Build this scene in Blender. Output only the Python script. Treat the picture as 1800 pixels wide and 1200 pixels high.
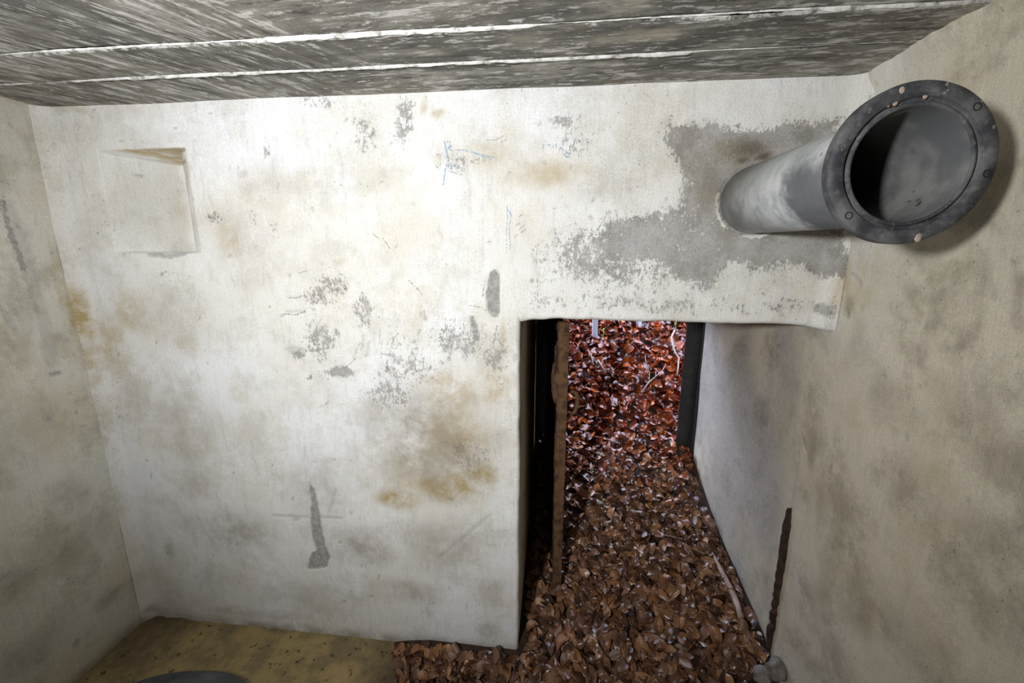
import bpy, bmesh, math, random
import numpy as np
from mathutils import Vector, Matrix

for o in list(bpy.data.objects): bpy.data.objects.remove(o, do_unlink=True)
scene = bpy.context.scene
COL = scene.collection

# ------------------------------------------------------------------ camera
F_PX, PITCH, YAW, ROLL = 727.04, 0.2128, 0.1091, 0.0028      # focal length in px of an 1800 px wide frame
EYE = 1.6368
fwd = np.array([-math.sin(YAW)*math.cos(PITCH), math.cos(YAW)*math.cos(PITCH), -math.sin(PITCH)])
rgt = np.array([math.cos(YAW), math.sin(YAW), 0.0])
upv = np.cross(rgt, fwd)
CA = math.cos(ROLL)*rgt + math.sin(ROLL)*upv
CB = -math.sin(ROLL)*rgt + math.cos(ROLL)*upv
CC = fwd
C0 = np.array([0.0, 0.0, EYE])
cam_data = bpy.data.cameras.new('camera'); cam = bpy.data.objects.new('camera', cam_data); COL.objects.link(cam)
cam_data.sensor_width = 36.0; cam_data.lens = F_PX/1800*36.0; cam_data.clip_start = 0.02
cam.matrix_world = Matrix(((CA[0], CB[0], -CC[0], C0[0]), (CA[1], CB[1], -CC[1], C0[1]), (CA[2], CB[2], -CC[2], C0[2]), (0, 0, 0, 1)))
scene.camera = cam

# ------------------------------------------------------------------ sky, lamp, exposure
world = bpy.data.worlds.new('overcast_sky'); scene.world = world; world.use_nodes = True
bg = world.node_tree.nodes['Background']
bg.inputs[0].default_value = (0.68, 0.75, 1.0, 1); bg.inputs[1].default_value = 11.5
LAMP = (-0.65, -0.35, 1.75)
ld = bpy.data.lights.new('photographers_lamp', 'SPOT'); ld.energy = 172; ld.color = (0.99, 0.995, 1.0)
ld.spot_size = math.radians(127); ld.spot_blend = 1.0; ld.shadow_soft_size = 0.06
lo = bpy.data.objects.new('photographers_lamp', ld); COL.objects.link(lo); lo.location = LAMP
lo.rotation_euler = (Vector((-0.42, 1.4, 1.76)) - Vector(LAMP)).to_track_quat('-Z', 'Y').to_euler()
vs = scene.view_settings
vs.view_transform = 'Standard'; vs.look = 'None'; vs.gamma = 1.0; vs.use_curve_mapping = False; vs.exposure = 0.0

# ------------------------------------------------------------------ measured room (metres)
XL, XR, YB, H = -1.8194, 0.8589, 1.40, 2.128        # left wall, right wall, back wall, ceiling
XD, ZL = -0.1245, 1.412                              # door jamb, lintel underside
YO = 2.53                                            # outer door frame
YR = -1.45                                           # wall behind the camera

def ray(u, v): return (u-900)/F_PX*CA + (600-v)/F_PX*CB + CC
def hit(u, v, ax, val):
    d = ray(u, v); return C0 + d*((val-C0[ax])/d[ax])
def onback(u, v): p = hit(u, v, 1, YB); return (p[0], p[2])
def onright(u, v): p = hit(u, v, 0, XR); return (p[1], p[2])
def onleft(u, v): p = hit(u, v, 0, XL); return (p[1], p[2])
def onceil(u, v): p = hit(u, v, 2, H); return (p[0], p[1])
def onfloor(u, v): p = hit(u, v, 2, 0.0); return (p[0], p[1])

# ------------------------------------------------------------------ numpy noise and fields
_rng = np.random.RandomState(11); _T = _rng.rand(512, 512)
def vnoise(x, y, s=0):
    x = np.asarray(x, float)+s*17.31+100; y = np.asarray(y, float)+s*7.77+100
    xi = np.floor(x).astype(int); yi = np.floor(y).astype(int); fx = x-xi; fy = y-yi
    fx = fx*fx*(3-2*fx); fy = fy*fy*(3-2*fy)
    a = _T[xi % 512, yi % 512]; b = _T[(xi+1) % 512, yi % 512]; c = _T[xi % 512, (yi+1) % 512]; d = _T[(xi+1) % 512, (yi+1) % 512]
    return (a*(1-fx)+b*fx)*(1-fy)+(c*(1-fx)+d*fx)*fy
def fbm(x, y, s=0, o=5):
    r = 0; a = .5; t = 0
    for i in range(o):
        r = r+a*vnoise(x*2**i, y*2**i, s+i*3); t += a; a *= .55
    return r/t
def sm(a, b, x):
    t = np.clip((x-a)/(b-a), 0, 1); return t*t*(3-2*t)
def segdist(X, Y, pts):
    d = np.full(X.shape, 1e9)
    for (x0, y0), (x1, y1) in zip(pts[:-1], pts[1:]):
        dx, dy = x1-x0, y1-y0; L = dx*dx+dy*dy+1e-12
        t = np.clip(((X-x0)*dx+(Y-y0)*dy)/L, 0, 1)
        d = np.minimum(d, np.hypot(X-x0-t*dx, Y-y0-t*dy))
    return d
def polysd(X, Y, pts):
    d = segdist(X, Y, list(pts)+[pts[0]]); ins = np.zeros(X.shape, bool)
    for i in range(len(pts)):
        x0, y0 = pts[i]; x1, y1 = pts[(i+1) % len(pts)]
        c = (y0 > Y) != (y1 > Y)
        ins ^= c & (X < (x1-x0)*(Y-y0)/(y1-y0+1e-12)+x0)
    return np.where(ins, -d, d)
def stroke(F, X, Y, pts, r, val=1.0, soft=0.4, taper=None):
    m = bbox(X, Y, pts, r*2.1)
    if m.any(): F[m] = np.maximum(F[m], val*(1-sm(r*(1-soft), r*(1+soft), segdist(X[m], Y[m], pts))))
def bbox(X, Y, pts, e):
    a = np.array(pts); lo_, hi_ = a.min(0)-e, a.max(0)+e; return (X > lo_[0]) & (X < hi_[0]) & (Y > lo_[1]) & (Y < hi_[1])
def poly(F, X, Y, pts, soft, val=1.0):
    m = bbox(X, Y, pts, soft*1.1)
    if m.any(): F[m] = np.maximum(F[m], val*(1-sm(-soft, soft, polysd(X[m], Y[m], pts))))
def blob(F, X, Y, c, rx, ry, val=1.0, ang=0):
    m = bbox(X, Y, [c], max(rx, ry)*1.01)
    if m.any(): F[m] = np.maximum(F[m], val*(1-sm(.15, 1.0, np.hypot((X[m]-c[0])/rx, (Y[m]-c[1])/ry))))

# ------------------------------------------------------------------ object helpers
def finish(o, label=None, cat=None, group=None, kind=None, parent=None):
    if label: o['label'] = label
    if cat: o['category'] = cat
    if group: o['group'] = group
    if kind: o['kind'] = kind
    if parent is not None: o.parent = parent
    return o
def link(name, me, mat=None, **k):
    o = bpy.data.objects.new(name, me); COL.objects.link(o)
    if mat and not me.materials: me.materials.append(mat)
    return finish(o, **k)
def empty(name, loc=(0, 0, 0), **k):
    o = bpy.data.objects.new(name, None); COL.objects.link(o); o.location = loc; o.empty_display_size = .05
    return finish(o, **k)
def mesh_np(name, V, Fq, attrs=None, smooth=True):
    V = np.asarray(V, np.float32); Fq = np.asarray(Fq, np.int32); n = Fq.shape[1]
    me = bpy.data.meshes.new(name)
    me.vertices.add(len(V)); me.vertices.foreach_set('co', V.ravel())
    me.loops.add(Fq.size); me.loops.foreach_set('vertex_index', Fq.ravel())
    me.polygons.add(len(Fq)); me.polygons.foreach_set('loop_start', np.arange(len(Fq), dtype=np.int32)*n)
    me.polygons.foreach_set('use_smooth', np.full(len(Fq), smooth))
    for k, a in (attrs or {}).items():
        a = np.asarray(a, np.float32)
        if a.ndim == 1:
            at = me.attributes.new(k, 'FLOAT', 'POINT'); at.data.foreach_set('value', a)
        else:
            at = me.attributes.new(k, 'FLOAT_COLOR', 'POINT'); at.data.foreach_set('color', a.ravel())
    me.update(calc_edges=True); me.validate()
    return me
def grid_mesh(name, us, vs_, pos, keep=None, attrs=None, flip=False):
    U, V = np.meshgrid(us, vs_, indexing='ij'); n, m = U.shape
    P = pos(U, V).reshape(-1, 3); I = np.arange(n*m).reshape(n, m)
    q = np.stack([I[:-1, :-1], I[1:, :-1], I[1:, 1:], I[:-1, 1:]], -1).reshape(-1, 4)
    if keep is not None:
        uc = (U[:-1, :-1]+U[1:, 1:])/2; vc = (V[:-1, :-1]+V[1:, 1:])/2
        q = q[keep(uc, vc).ravel()]
    if flip: q = q[:, ::-1]
    A = {k: f(U, V).reshape(n*m, -1).squeeze() for k, f in (attrs or {}).items()}
    used = np.unique(q); remap = np.full(n*m, -1); remap[used] = np.arange(len(used))
    return mesh_np(name, P[used], remap[q], {k: a[used] for k, a in A.items()})
def lines(*spans):
    out = []
    for a, b, st in spans:
        k = max(1, int(round((b-a)/st))); out.append(np.linspace(a, b, k+1))
    return np.unique(np.round(np.concatenate(out), 6))
def bm_obj(name, bm, mat, smooth=False, **k):
    me = bpy.data.meshes.new(name); bm.normal_update(); bm.to_mesh(me); bm.free()
    if smooth: me.polygons.foreach_set('use_smooth', [True]*len(me.polygons))
    return link(name, me, mat, **k)
def bm_box(bm, x0, x1, y0, y1, z0, z1, bevel=0):
    r = bmesh.ops.create_cube(bm, size=1); vs_ = r['verts']
    bmesh.ops.scale(bm, vec=(x1-x0, y1-y0, z1-z0), verts=vs_); bmesh.ops.translate(bm, vec=((x0+x1)/2, (y0+y1)/2, (z0+z1)/2), verts=vs_)
    if bevel:
        es = list({e for v in vs_ for e in v.link_edges}); bmesh.ops.bevel(bm, geom=es, offset=bevel, segments=2, affect='EDGES')
def box_obj(name, b, mat, bevel=0, **k):
    bm = bmesh.new(); bm_box(bm, *b, bevel=bevel); return bm_obj(name, bm, mat, **k)
def tube_mesh(name, pts, rad, seg=8, wob=0, seed=0, flat=1.0):
    pts = [Vector(p) for p in pts]; rs = np.random.RandomState(seed); rad = rad if hasattr(rad, '__len__') else [rad]*len(pts)
    V = []; Fc = []
    ref = Vector((0.31, 0.2, 0.93))
    for i, p in enumerate(pts):
        t = (pts[min(i+1, len(pts)-1)]-pts[max(i-1, 0)]).normalized(); a = t.cross(ref).normalized(); b = t.cross(a)
        for k in range(seg):
            th = 2*math.pi*k/seg; r = rad[i]*(1+wob*(rs.rand()-.5)); V.append(p+a*(r*math.cos(th))+b*(r*flat*math.sin(th)))
    for i in range(len(pts)-1):
        for k in range(seg):
            Fc.append((i*seg+k, i*seg+(k+1) % seg, (i+1)*seg+(k+1) % seg, (i+1)*seg+k))
    me = bpy.data.meshes.new(name)
    Fc.append(tuple(range(seg))[::-1]); Fc.append(tuple(range((len(pts)-1)*seg, len(pts)*seg)))
    me.from_pydata([tuple(v) for v in V], [], Fc); me.polygons.foreach_set('use_smooth', [True]*len(me.polygons)); me.update()
    return me
def lathe_y(name, prof, c, seg=72, closed=True):
    """prof: list of (r, y); axis along y through c=(x,z)"""
    n = len(prof); V = []; Fq = []
    for k in range(seg):
        th = 2*math.pi*k/seg
        for r, y in prof: V.append((c[0]+r*math.cos(th), y, c[1]+r*math.sin(th)))
    for k in range(seg):
        k2 = (k+1) % seg
        for i in range(n if closed else n-1):
            j = (i+1) % n; Fq.append((k*n+i, k*n+j, k2*n+j, k2*n+i))
    return mesh_np(name, V, Fq)

# ------------------------------------------------------------------ material helpers
class NT:
    def __init__(s, name):
        s.m = bpy.data.materials.new(name); s.m.use_nodes = True; s.t = s.m.node_tree; s.b = s.t.nodes['Principled BSDF']
        s.co = s.t.nodes.new('ShaderNodeTexCoord').outputs['Object']
    def n(s, ty, **k):
        x = s.t.nodes.new(ty)
        for a, b in k.items(): setattr(x, a, b)
        return x
    def put(s, sock, v):
        if hasattr(v, 'is_linked') or isinstance(v, bpy.types.NodeSocket): s.t.links.new(v, sock)
        else: sock.default_value = v if not (isinstance(v, tuple) and len(v) == 3 and sock.type == 'RGBA') else (*v, 1)
    def math(s, op, a, b=0.0, clamp=False):
        x = s.n('ShaderNodeMath', operation=op, use_clamp=clamp); s.put(x.inputs[0], a); s.put(x.inputs[1], b); return x.outputs[0]
    def mix(s, f, a, b, blend='MIX'):
        x = s.n('ShaderNodeMix', data_type='RGBA', blend_type=blend); s.put(x.inputs[0], f); s.put(x.inputs[6], a); s.put(x.inputs[7], b); return x.outputs[2]
    def map(s, sc=(1, 1, 1), rot=(0, 0, 0), loc=(0, 0, 0), src=None):
        x = s.n('ShaderNodeMapping'); s.put(x.inputs[0], src or s.co); x.inputs[1].default_value = loc; x.inputs[2].default_value = rot; x.inputs[3].default_value = sc; return x.outputs[0]
    def noise(s, sc, det=5, rough=.55, vec=None, dist=0):
        x = s.n('ShaderNodeTexNoise'); s.put(x.inputs['Vector'], vec or s.co); x.inputs['Scale'].default_value = sc; x.inputs['Detail'].default_value = det
        x.inputs['Roughness'].default_value = rough; x.inputs['Distortion'].default_value = dist; return x.outputs[0]
    def voro(s, sc, vec=None, feature='F1'):
        x = s.n('ShaderNodeTexVoronoi', feature=feature); s.put(x.inputs['Vector'], vec or s.co); x.inputs['Scale'].default_value = sc; return x.outputs[0]
    def step(s, v, a, b):
        x = s.n('ShaderNodeMapRange', interpolation_type='SMOOTHSTEP'); s.put(x.inputs[0], v); x.inputs[1].default_value = a; x.inputs[2].default_value = b; return x.outputs[0]
    def attr(s, name):
        x = s.n('ShaderNodeAttribute', attribute_name=name); return x
    def sep(s, c):
        x = s.n('ShaderNodeSeparateColor'); s.put(x.inputs[0], c); return x.outputs
    def ramp(s, v, stops):
        x = s.n('ShaderNodeValToRGB'); s.put(x.inputs[0], v); e = x.color_ramp.elements
        while len(e) < len(stops): e.new(.5)
        for k, (p, c) in zip(e, stops): k.position = p; k.color = (*c, 1)
        return x.outputs[0]
    def bump(s, h, st=.3, d=.01):
        x = s.n('ShaderNodeBump'); s.put(x.inputs['Height'], h); x.inputs['Strength'].default_value = st; x.inputs['Distance'].default_value = d
        s.t.links.new(x.outputs[0], s.b.inputs['Normal'])
    def out(s, col, rough=.8, spec=.3, metal=0.0):
        s.put(s.b.inputs['Base Color'], col); s.put(s.b.inputs['Roughness'], rough); s.b.inputs['Specular IOR Level'].default_value = spec; s.put(s.b.inputs['Metallic'], metal); return s.m

def plaster(name, c_hi, c_lo, dirt, blot=.5, damp=(.37, .365, .36), warm=(.60, .49, .32), wamt=.35):
    """lime-washed plaster; painted attributes: wear.r bare grey, wear.g ochre, wear.b brown grime, scar = knocked-off patches"""
    t = NT(name)
    w = t.sep(t.attr('wear').outputs['Color']); scar = t.attr('scar').outputs['Fac']
    n1 = t.noise(1.5, 8, .62); n2 = t.noise(5.5, 10, .70); n3 = t.noise(2.7, 8, .66, vec=t.map(loc=(7, 3, 5)))
    nf = t.math('ADD', t.math('MULTIPLY', t.noise(30, 10, .84), .5), t.math('MULTIPLY', t.noise(1.0, 8, .8, vec=t.map((120, 120, 60))), .5)); nv = t.noise(1.0, 8, .75, vec=t.map((34, 34, 9))); brush = t.noise(1.0, 5, .7, vec=t.map((230, 230, 14))); gr = t.noise(280, 3, .6)
    base = t.mix(t.step(n1, .40, .60), c_hi, c_lo)
    base = t.mix(t.math('MULTIPLY', t.step(n2, .47, .66), blot), base, dirt)
    base = t.mix(t.math('MULTIPLY', t.step(n3, .50, .66), wamt), base, warm)
    base = t.mix(t.math('MULTIPLY', t.step(nv, .52, .66), .26), base, (.40, .395, .385))
    base = t.mix(t.math('MULTIPLY', t.attr('wash').outputs['Fac'], t.step(n2, .36, .60)), base, (.79, .77, .72))
    nm = t.noise(13, 9, .72)
    och = t.math('MULTIPLY', w[1], t.math('ADD', t.math('MULTIPLY', t.step(nm, .30, .68), 1.15), .22), True)
    base = t.mix(t.math('MULTIPLY', och, .92, True), base, (.41, .305, .125))
    # bare cement showing through, crumbling edge; a sprinkle of it everywhere
    rr = t.math('ADD', w[0], t.math('MULTIPLY', t.step(n2, .40, .64), .16))
    bare = t.step(t.math('ADD', rr, t.math('MULTIPLY', t.math('SUBTRACT', nf, .5), 3.6)), .44, .64)
    grey = t.mix(t.step(t.math('ADD', t.math('MULTIPLY', nm, .6), t.math('MULTIPLY', n3, .4)), .40, .60), damp, (.195, .178, .158)); grey = t.mix(t.math('MULTIPLY', t.step(gr, .52, .68), .35), grey, (.50, .49, .47))
    base = t.mix(t.math('MULTIPLY', bare, .80), base, grey)
    brn = t.math('MULTIPLY', w[2], t.math('ADD', t.math('MULTIPLY', t.step(t.noise(8, 10, .74), .30, .64), 1.25), .24), True)
    base = t.mix(t.math('MULTIPLY', brn, .85, True), base, (.315, .275, .21))
    base = t.mix(t.math('MULTIPLY', t.attr('soot_dark').outputs['Fac'], t.math('ADD', .35, nm), True), base, (.045, .04, .034))
    fl = t.math('MULTIPLY', t.step(t.noise(85, 4, .65), .64, .70), t.step(n2, .44, .58))
    base = t.mix(t.math('MULTIPLY', fl, .60), base, (.20, .19, .18))
    base = t.mix(scar, base, t.mix(t.step(t.noise(60, 6, .7), .35, .65), (.40, .39, .375), (.265, .26, .245)))
    base = t.mix(1.0, base, t.mix(t.step(t.math('ADD', t.math('MULTIPLY', gr, .7), t.math('MULTIPLY', brush, .3)), .34, .66), (.84, .84, .84), (1.06, 1.06, 1.06)), 'MULTIPLY')
    hgt = t.math('ADD', t.math('MULTIPLY', nf, .7), t.math('ADD', t.math('MULTIPLY', n2, .7), t.math('MULTIPLY', brush, .10)))
    hgt = t.math('SUBTRACT', hgt, t.math('ADD', t.math('MULTIPLY', bare, .30), t.math('MULTIPLY', fl, .35)))
    t.bump(hgt, .60, .007)
    return t.out(base, .88, .18)

M = {}
M['back'] = plaster('plaster_back', (.79, .80, .805), (.73, .715, .67), (.54, .515, .45), .5, wamt=.24)
M['left'] = plaster('plaster_left', (.72, .70, .63), (.65, .62, .53), (.44, .41, .325), .72)
M['right'] = plaster('plaster_right', (.68, .625, .51), (.60, .55, .43), (.37, .33, .25), .75, (.33, .33, .32), (.50, .42, .27), .4)

def concrete_ceiling():
    t = NT('board_marked_concrete')
    sx = t.n('ShaderNodeSeparateXYZ'); t.put(sx.inputs[0], t.co)
    side = t.step(t.math('ADD', sx.outputs[0], t.math('MULTIPLY', t.noise(3, 3, .5), .8)), -.42, -.12)        # grain slants on the left, runs straight on the right
    def grain(sc, det, r, l=(0, 0, 0)):
        a = t.noise(1, det, r, vec=t.map(sc, loc=l, src=t.map(rot=(0, 0, -1.05)))); b = t.noise(1, det, r, vec=t.map(sc, loc=l, src=t.map(rot=(0, 0, .05))))
        m = t.n('ShaderNodeMix', data_type='FLOAT'); t.put(m.inputs[0], side); t.put(m.inputs[2], a); t.put(m.inputs[3], b); return m.outputs[0]
    g = grain((9, 44, 20), 9, .72); g2 = grain((4, 15, 10), 8, .68, (3, 1, 0)); g3 = grain((16, 62, 30), 7, .72, (8, 2, 0))
    big = t.noise(2.3, 7, .62); fine = t.noise(190, 4, .7); nm = t.noise(16, 9, .7)
    base = t.mix(t.step(big, .40, .60), (.150, .145, .130), (.255, .236, .196))
    base = t.mix(t.math('MULTIPLY', t.step(g2, .46, .64), .8), base, (.40, .385, .345))
    base = t.mix(t.math('MULTIPLY', t.step(nm, .50, .66), .45), base, (.20, .18, .13))
    base = t.mix(t.math('MULTIPLY', t.step(g, .45, .37), .85), base, (.085, .080, .072))
    lime = t.step(t.math('ADD', g, t.math('MULTIPLY', t.math('SUBTRACT', big, .5), .35)), .540, .578)
    base = t.mix(t.math('MULTIPLY', lime, .85), base, (.68, .665, .63))
    base = t.mix(t.math('MULTIPLY', t.step(g3, .56, .60), .85), base, (.62, .61, .58))
    base = t.mix(t.math('MULTIPLY', t.step(fine, .60, .72), .45), base, (.55, .54, .52))
    chalk = t.attr('chalk').outputs['Fac']
    base = t.mix(t.step(t.math('ADD', chalk, t.math('MULTIPLY', t.math('SUBTRACT', t.noise(40, 8, .75), .5), 2.4)), .5, .68), base, (.74, .73, .70))
    pale = t.attr('pale').outputs['Fac']
    base = t.mix(t.math('MULTIPLY', t.math('MULTIPLY', pale, t.step(nm, .28, .58)), .9, True), base, (.50, .455, .37))
    t.bump(t.math('ADD', t.math('MULTIPLY', g, 1.3), t.math('ADD', t.math('MULTIPLY', lime, .25), t.math('MULTIPLY', fine, .25))), .7, .012)
    return t.out(base, .9, .15)
M['ceil'] = concrete_ceiling()
def simple(name, stops, scale, rough=.8, spec=.3, bump=.3, bd=.004, metal=0.0, det=7, vec=None, r=.62):
    t = NT(name); n = t.noise(scale, det, r, vec=t.map(vec) if vec else None); c = t.ramp(n, stops); t.bump(t.noise(scale*2.6, 6, .65, vec=t.map(vec) if vec else None), bump, bd); return t.out(c, rough, spec, metal)
M['lime'] = simple('lime_ridge', [(.34, (.26, .25, .225)), (.46, (.60, .59, .56)), (.62, (.80, .79, .76))], 42, .9, .1, .5)
M['core'] = simple('raw_concrete', [(.3, (.20, .19, .175)), (.7, (.36, .35, .33))], 6, .9, .2)
M['black'] = simple('black_painted_steel', [(.35, (.012, .012, .013)), (.62, (.026, .025, .025)), (.75, (.06, .045, .035))], 22, .42, .5, .4, .003)
M['rust'] = simple('rusted_steel', [(.32, (.035, .020, .012)), (.46, (.090, .048, .025)), (.58, (.140, .075, .036)), (.70, (.07, .038, .02))], 26, .85, .25, .7, .005)
M['rust_dark'] = simple('dark_rust', [(.3, (.018, .011, .008)), (.55, (.045, .024, .015)), (.75, (.10, .048, .026))], 40, .8, .3, .8, .005)
M['stone'] = simple('grey_stone', [(.3, (.09, .08, .07)), (.55, (.24, .22, .20)), (.75, (.36, .34, .33))], 18, .7, .4, .6)
M['bark'] = simple('peeled_stick', [(.3, (.16, .10, .075)), (.55, (.34, .245, .20)), (.75, (.46, .37, .33))], 30, .55, .4, .5, .003, vec=(1, .25, 1))
M['twig'] = simple('pale_twig', [(.3, (.15, .105, .075)), (.7, (.30, .24, .19))], 50, .6, .4)
M['stake'] = simple('weathered_stake', [(.3, (.30, .31, .34)), (.7, (.42, .43, .47))], 25, .6, .3, vec=(1, 1, .2))
M['moss'] = simple('green_sprig', [(.3, (.10, .17, .03)), (.7, (.28, .38, .07))], 50, .5, .4)
M['soil'] = simple('leaf_mould', [(.3, (.018, .011, .008)), (.6, (.055, .030, .019)), (.8, (.09, .05, .03))], 30, .7, .35, 1.0, .01)
M['sack'] = simple('dark_plastic', [(.3, (.035, .038, .046)), (.55, (.085, .092, .108)), (.75, (.15, .158, .18))], 9, .5, .45, .6, .01)

def floor_mat():
    t = NT('stained_floor'); n = t.noise(7, 10, .72); f = t.noise(60, 8, .75); wet = t.attr('grime').outputs['Fac']
    c = t.mix(t.step(n, .40, .60), (.36, .27, .12), (.20, .155, .085)); c = t.mix(t.math('MULTIPLY', t.step(f, .55, .72), .4), c, (.42, .34, .19))
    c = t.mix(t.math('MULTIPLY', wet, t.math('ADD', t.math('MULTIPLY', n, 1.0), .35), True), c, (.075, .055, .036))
    pits = t.step(t.noise(30, 4, .6), .62, .67); c = t.mix(t.math('MULTIPLY', pits, .85), c, (.06, .04, .025))
    t.bump(t.math('SUBTRACT', t.math('MULTIPLY', f, .5), pits), .6, .006); return t.out(c, .8, .3)
M['floor'] = floor_mat()

def pipe_mat():
    t = NT('grey_pipe'); a = t.n('ShaderNodeSeparateXYZ'); t.put(a.inputs[0], t.co)
    n = t.noise(14, 7, .65); s_ = t.noise(1, 6, .65, vec=t.map((16, 60, 16))); b = t.noise(9, 8, .7)
    c = t.mix(t.step(n, .38, .62), (.30, .335, .325), (.43, .43, .43)); c = t.mix(t.math('MULTIPLY', t.step(s_, .52, .68), .5), c, (.55, .55, .55))
    c = t.mix(t.math('MULTIPLY', t.math('MULTIPLY', t.step(t.math('ADD', a.outputs[2], t.math('MULTIPLY', t.math('SUBTRACT', b, .5), .08)), 1.82, 1.75), t.step(n, .34, .58)), .65), c, (.55, .55, .59))  # pale lilac highlight painted into the pipe's lower half
    # dark oily smear on the lower half next to the flange
    ysm = t.math('ADD', a.outputs[1], t.math('MULTIPLY', t.math('SUBTRACT', b, .5), .22))
    low = t.step(t.math('ADD', a.outputs[2], t.math('MULTIPLY', t.math('SUBTRACT', b, .5), .1)), 1.85, 1.79)
    dk = t.math('MULTIPLY', t.step(ysm, 1.07, 1.0), low)
    c = t.mix(t.math('MULTIPLY', dk, .9), c, (.07, .072, .08)); top = t.step(a.outputs[2], 1.82, 1.90)
    c = t.mix(t.math('MULTIPLY', top, .45), c, (.20, .185, .165))
    sp = t.step(t.noise(55, 3, .5), .70, .73); c = t.mix(t.math('MULTIPLY', sp, .7), c, (.10, .09, .09))
    t.bump(t.math('ADD', n, t.math('MULTIPLY', s_, .4)), .25, .004); return t.out(c, .55, .4)
M['pipe'] = pipe_mat()
def flange_mat():
    t = NT('dark_painted_flange'); n = t.noise(18, 7, .65); f = t.noise(70, 4, .6); g = t.noise(62, 5, .6)
    c = t.mix(t.step(n, .36, .64), (.034, .036, .042), (.125, .125, .13)); c = t.mix(t.math('MULTIPLY', t.step(f, .54, .68), .40), c, (.20, .195, .185))
    c = t.mix(t.step(g, .665, .70), c, (.34, .315, .275)); t.bump(n, .35, .004); return t.out(c, .6, .35)
M['flange'] = flange_mat()
def bore_mat():
    t = NT('dull_pipe_lining'); n = t.noise(11, 6, .6); f = t.noise(24, 3, .5)
    c = t.mix(t.step(n, .36, .64), (.14, .145, .15), (.27, .27, .25)); c = t.mix(t.math('MULTIPLY', t.noise(90, 4, .7), .35), c, (.10, .10, .105)); c = t.mix(t.step(f, .66, .70), c, (.06, .06, .062)); t.bump(n, .2, .004); return t.out(c, .6, .35)
M['bore'] = bore_mat()
M['hole'] = simple('bolt_hole_dark', [(.3, (.01, .01, .01)), (.7, (.03, .03, .03))], 40)
M['fleck'] = simple('flaked_primer', [(.3, (.36, .24, .19)), (.7, (.50, .44, .37))], 60)

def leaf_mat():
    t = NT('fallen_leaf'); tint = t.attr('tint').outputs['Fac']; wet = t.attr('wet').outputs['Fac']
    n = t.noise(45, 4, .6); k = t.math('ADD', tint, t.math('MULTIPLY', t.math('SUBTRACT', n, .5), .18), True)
    lamplit = t.ramp(k, [(0, (.030, .014, .010)), (.3, (.085, .041, .025)), (.6, (.175, .086, .048)), (.85, (.29, .135, .055)), (1, (.34, .19, .10))])  # indoor leaves: the brown of lamplight is put into the colour
    wet_skylit = t.ramp(k, [(0, (.020, .005, .004)), (.3, (.065, .012, .006)), (.6, (.165, .026, .006)), (.85, (.30, .058, .009)), (1, (.36, .11, .030))])  # bank leaves: wet, with the sky's brighter red painted in
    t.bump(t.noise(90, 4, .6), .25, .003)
    m = t.out(t.mix(wet, lamplit, wet_skylit), t.math('SUBTRACT', .30, t.math('MULTIPLY', wet, .08)), .55); return m
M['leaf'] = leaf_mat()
def pencil_mat(name, col, dens):
    t = NT(name); n = t.noise(160, 4, .7); a = t.step(n, dens, dens+.16); t.put(t.b.inputs['Alpha'], t.math('MULTIPLY', a, .75)); return t.out(col, .9, .1)
M['blue'] = pencil_mat('blue_crayon', (.30, .44, .62), .42)
M['grey_pencil'] = pencil_mat('grey_pencil', (.33, .33, .34), .42)

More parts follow.
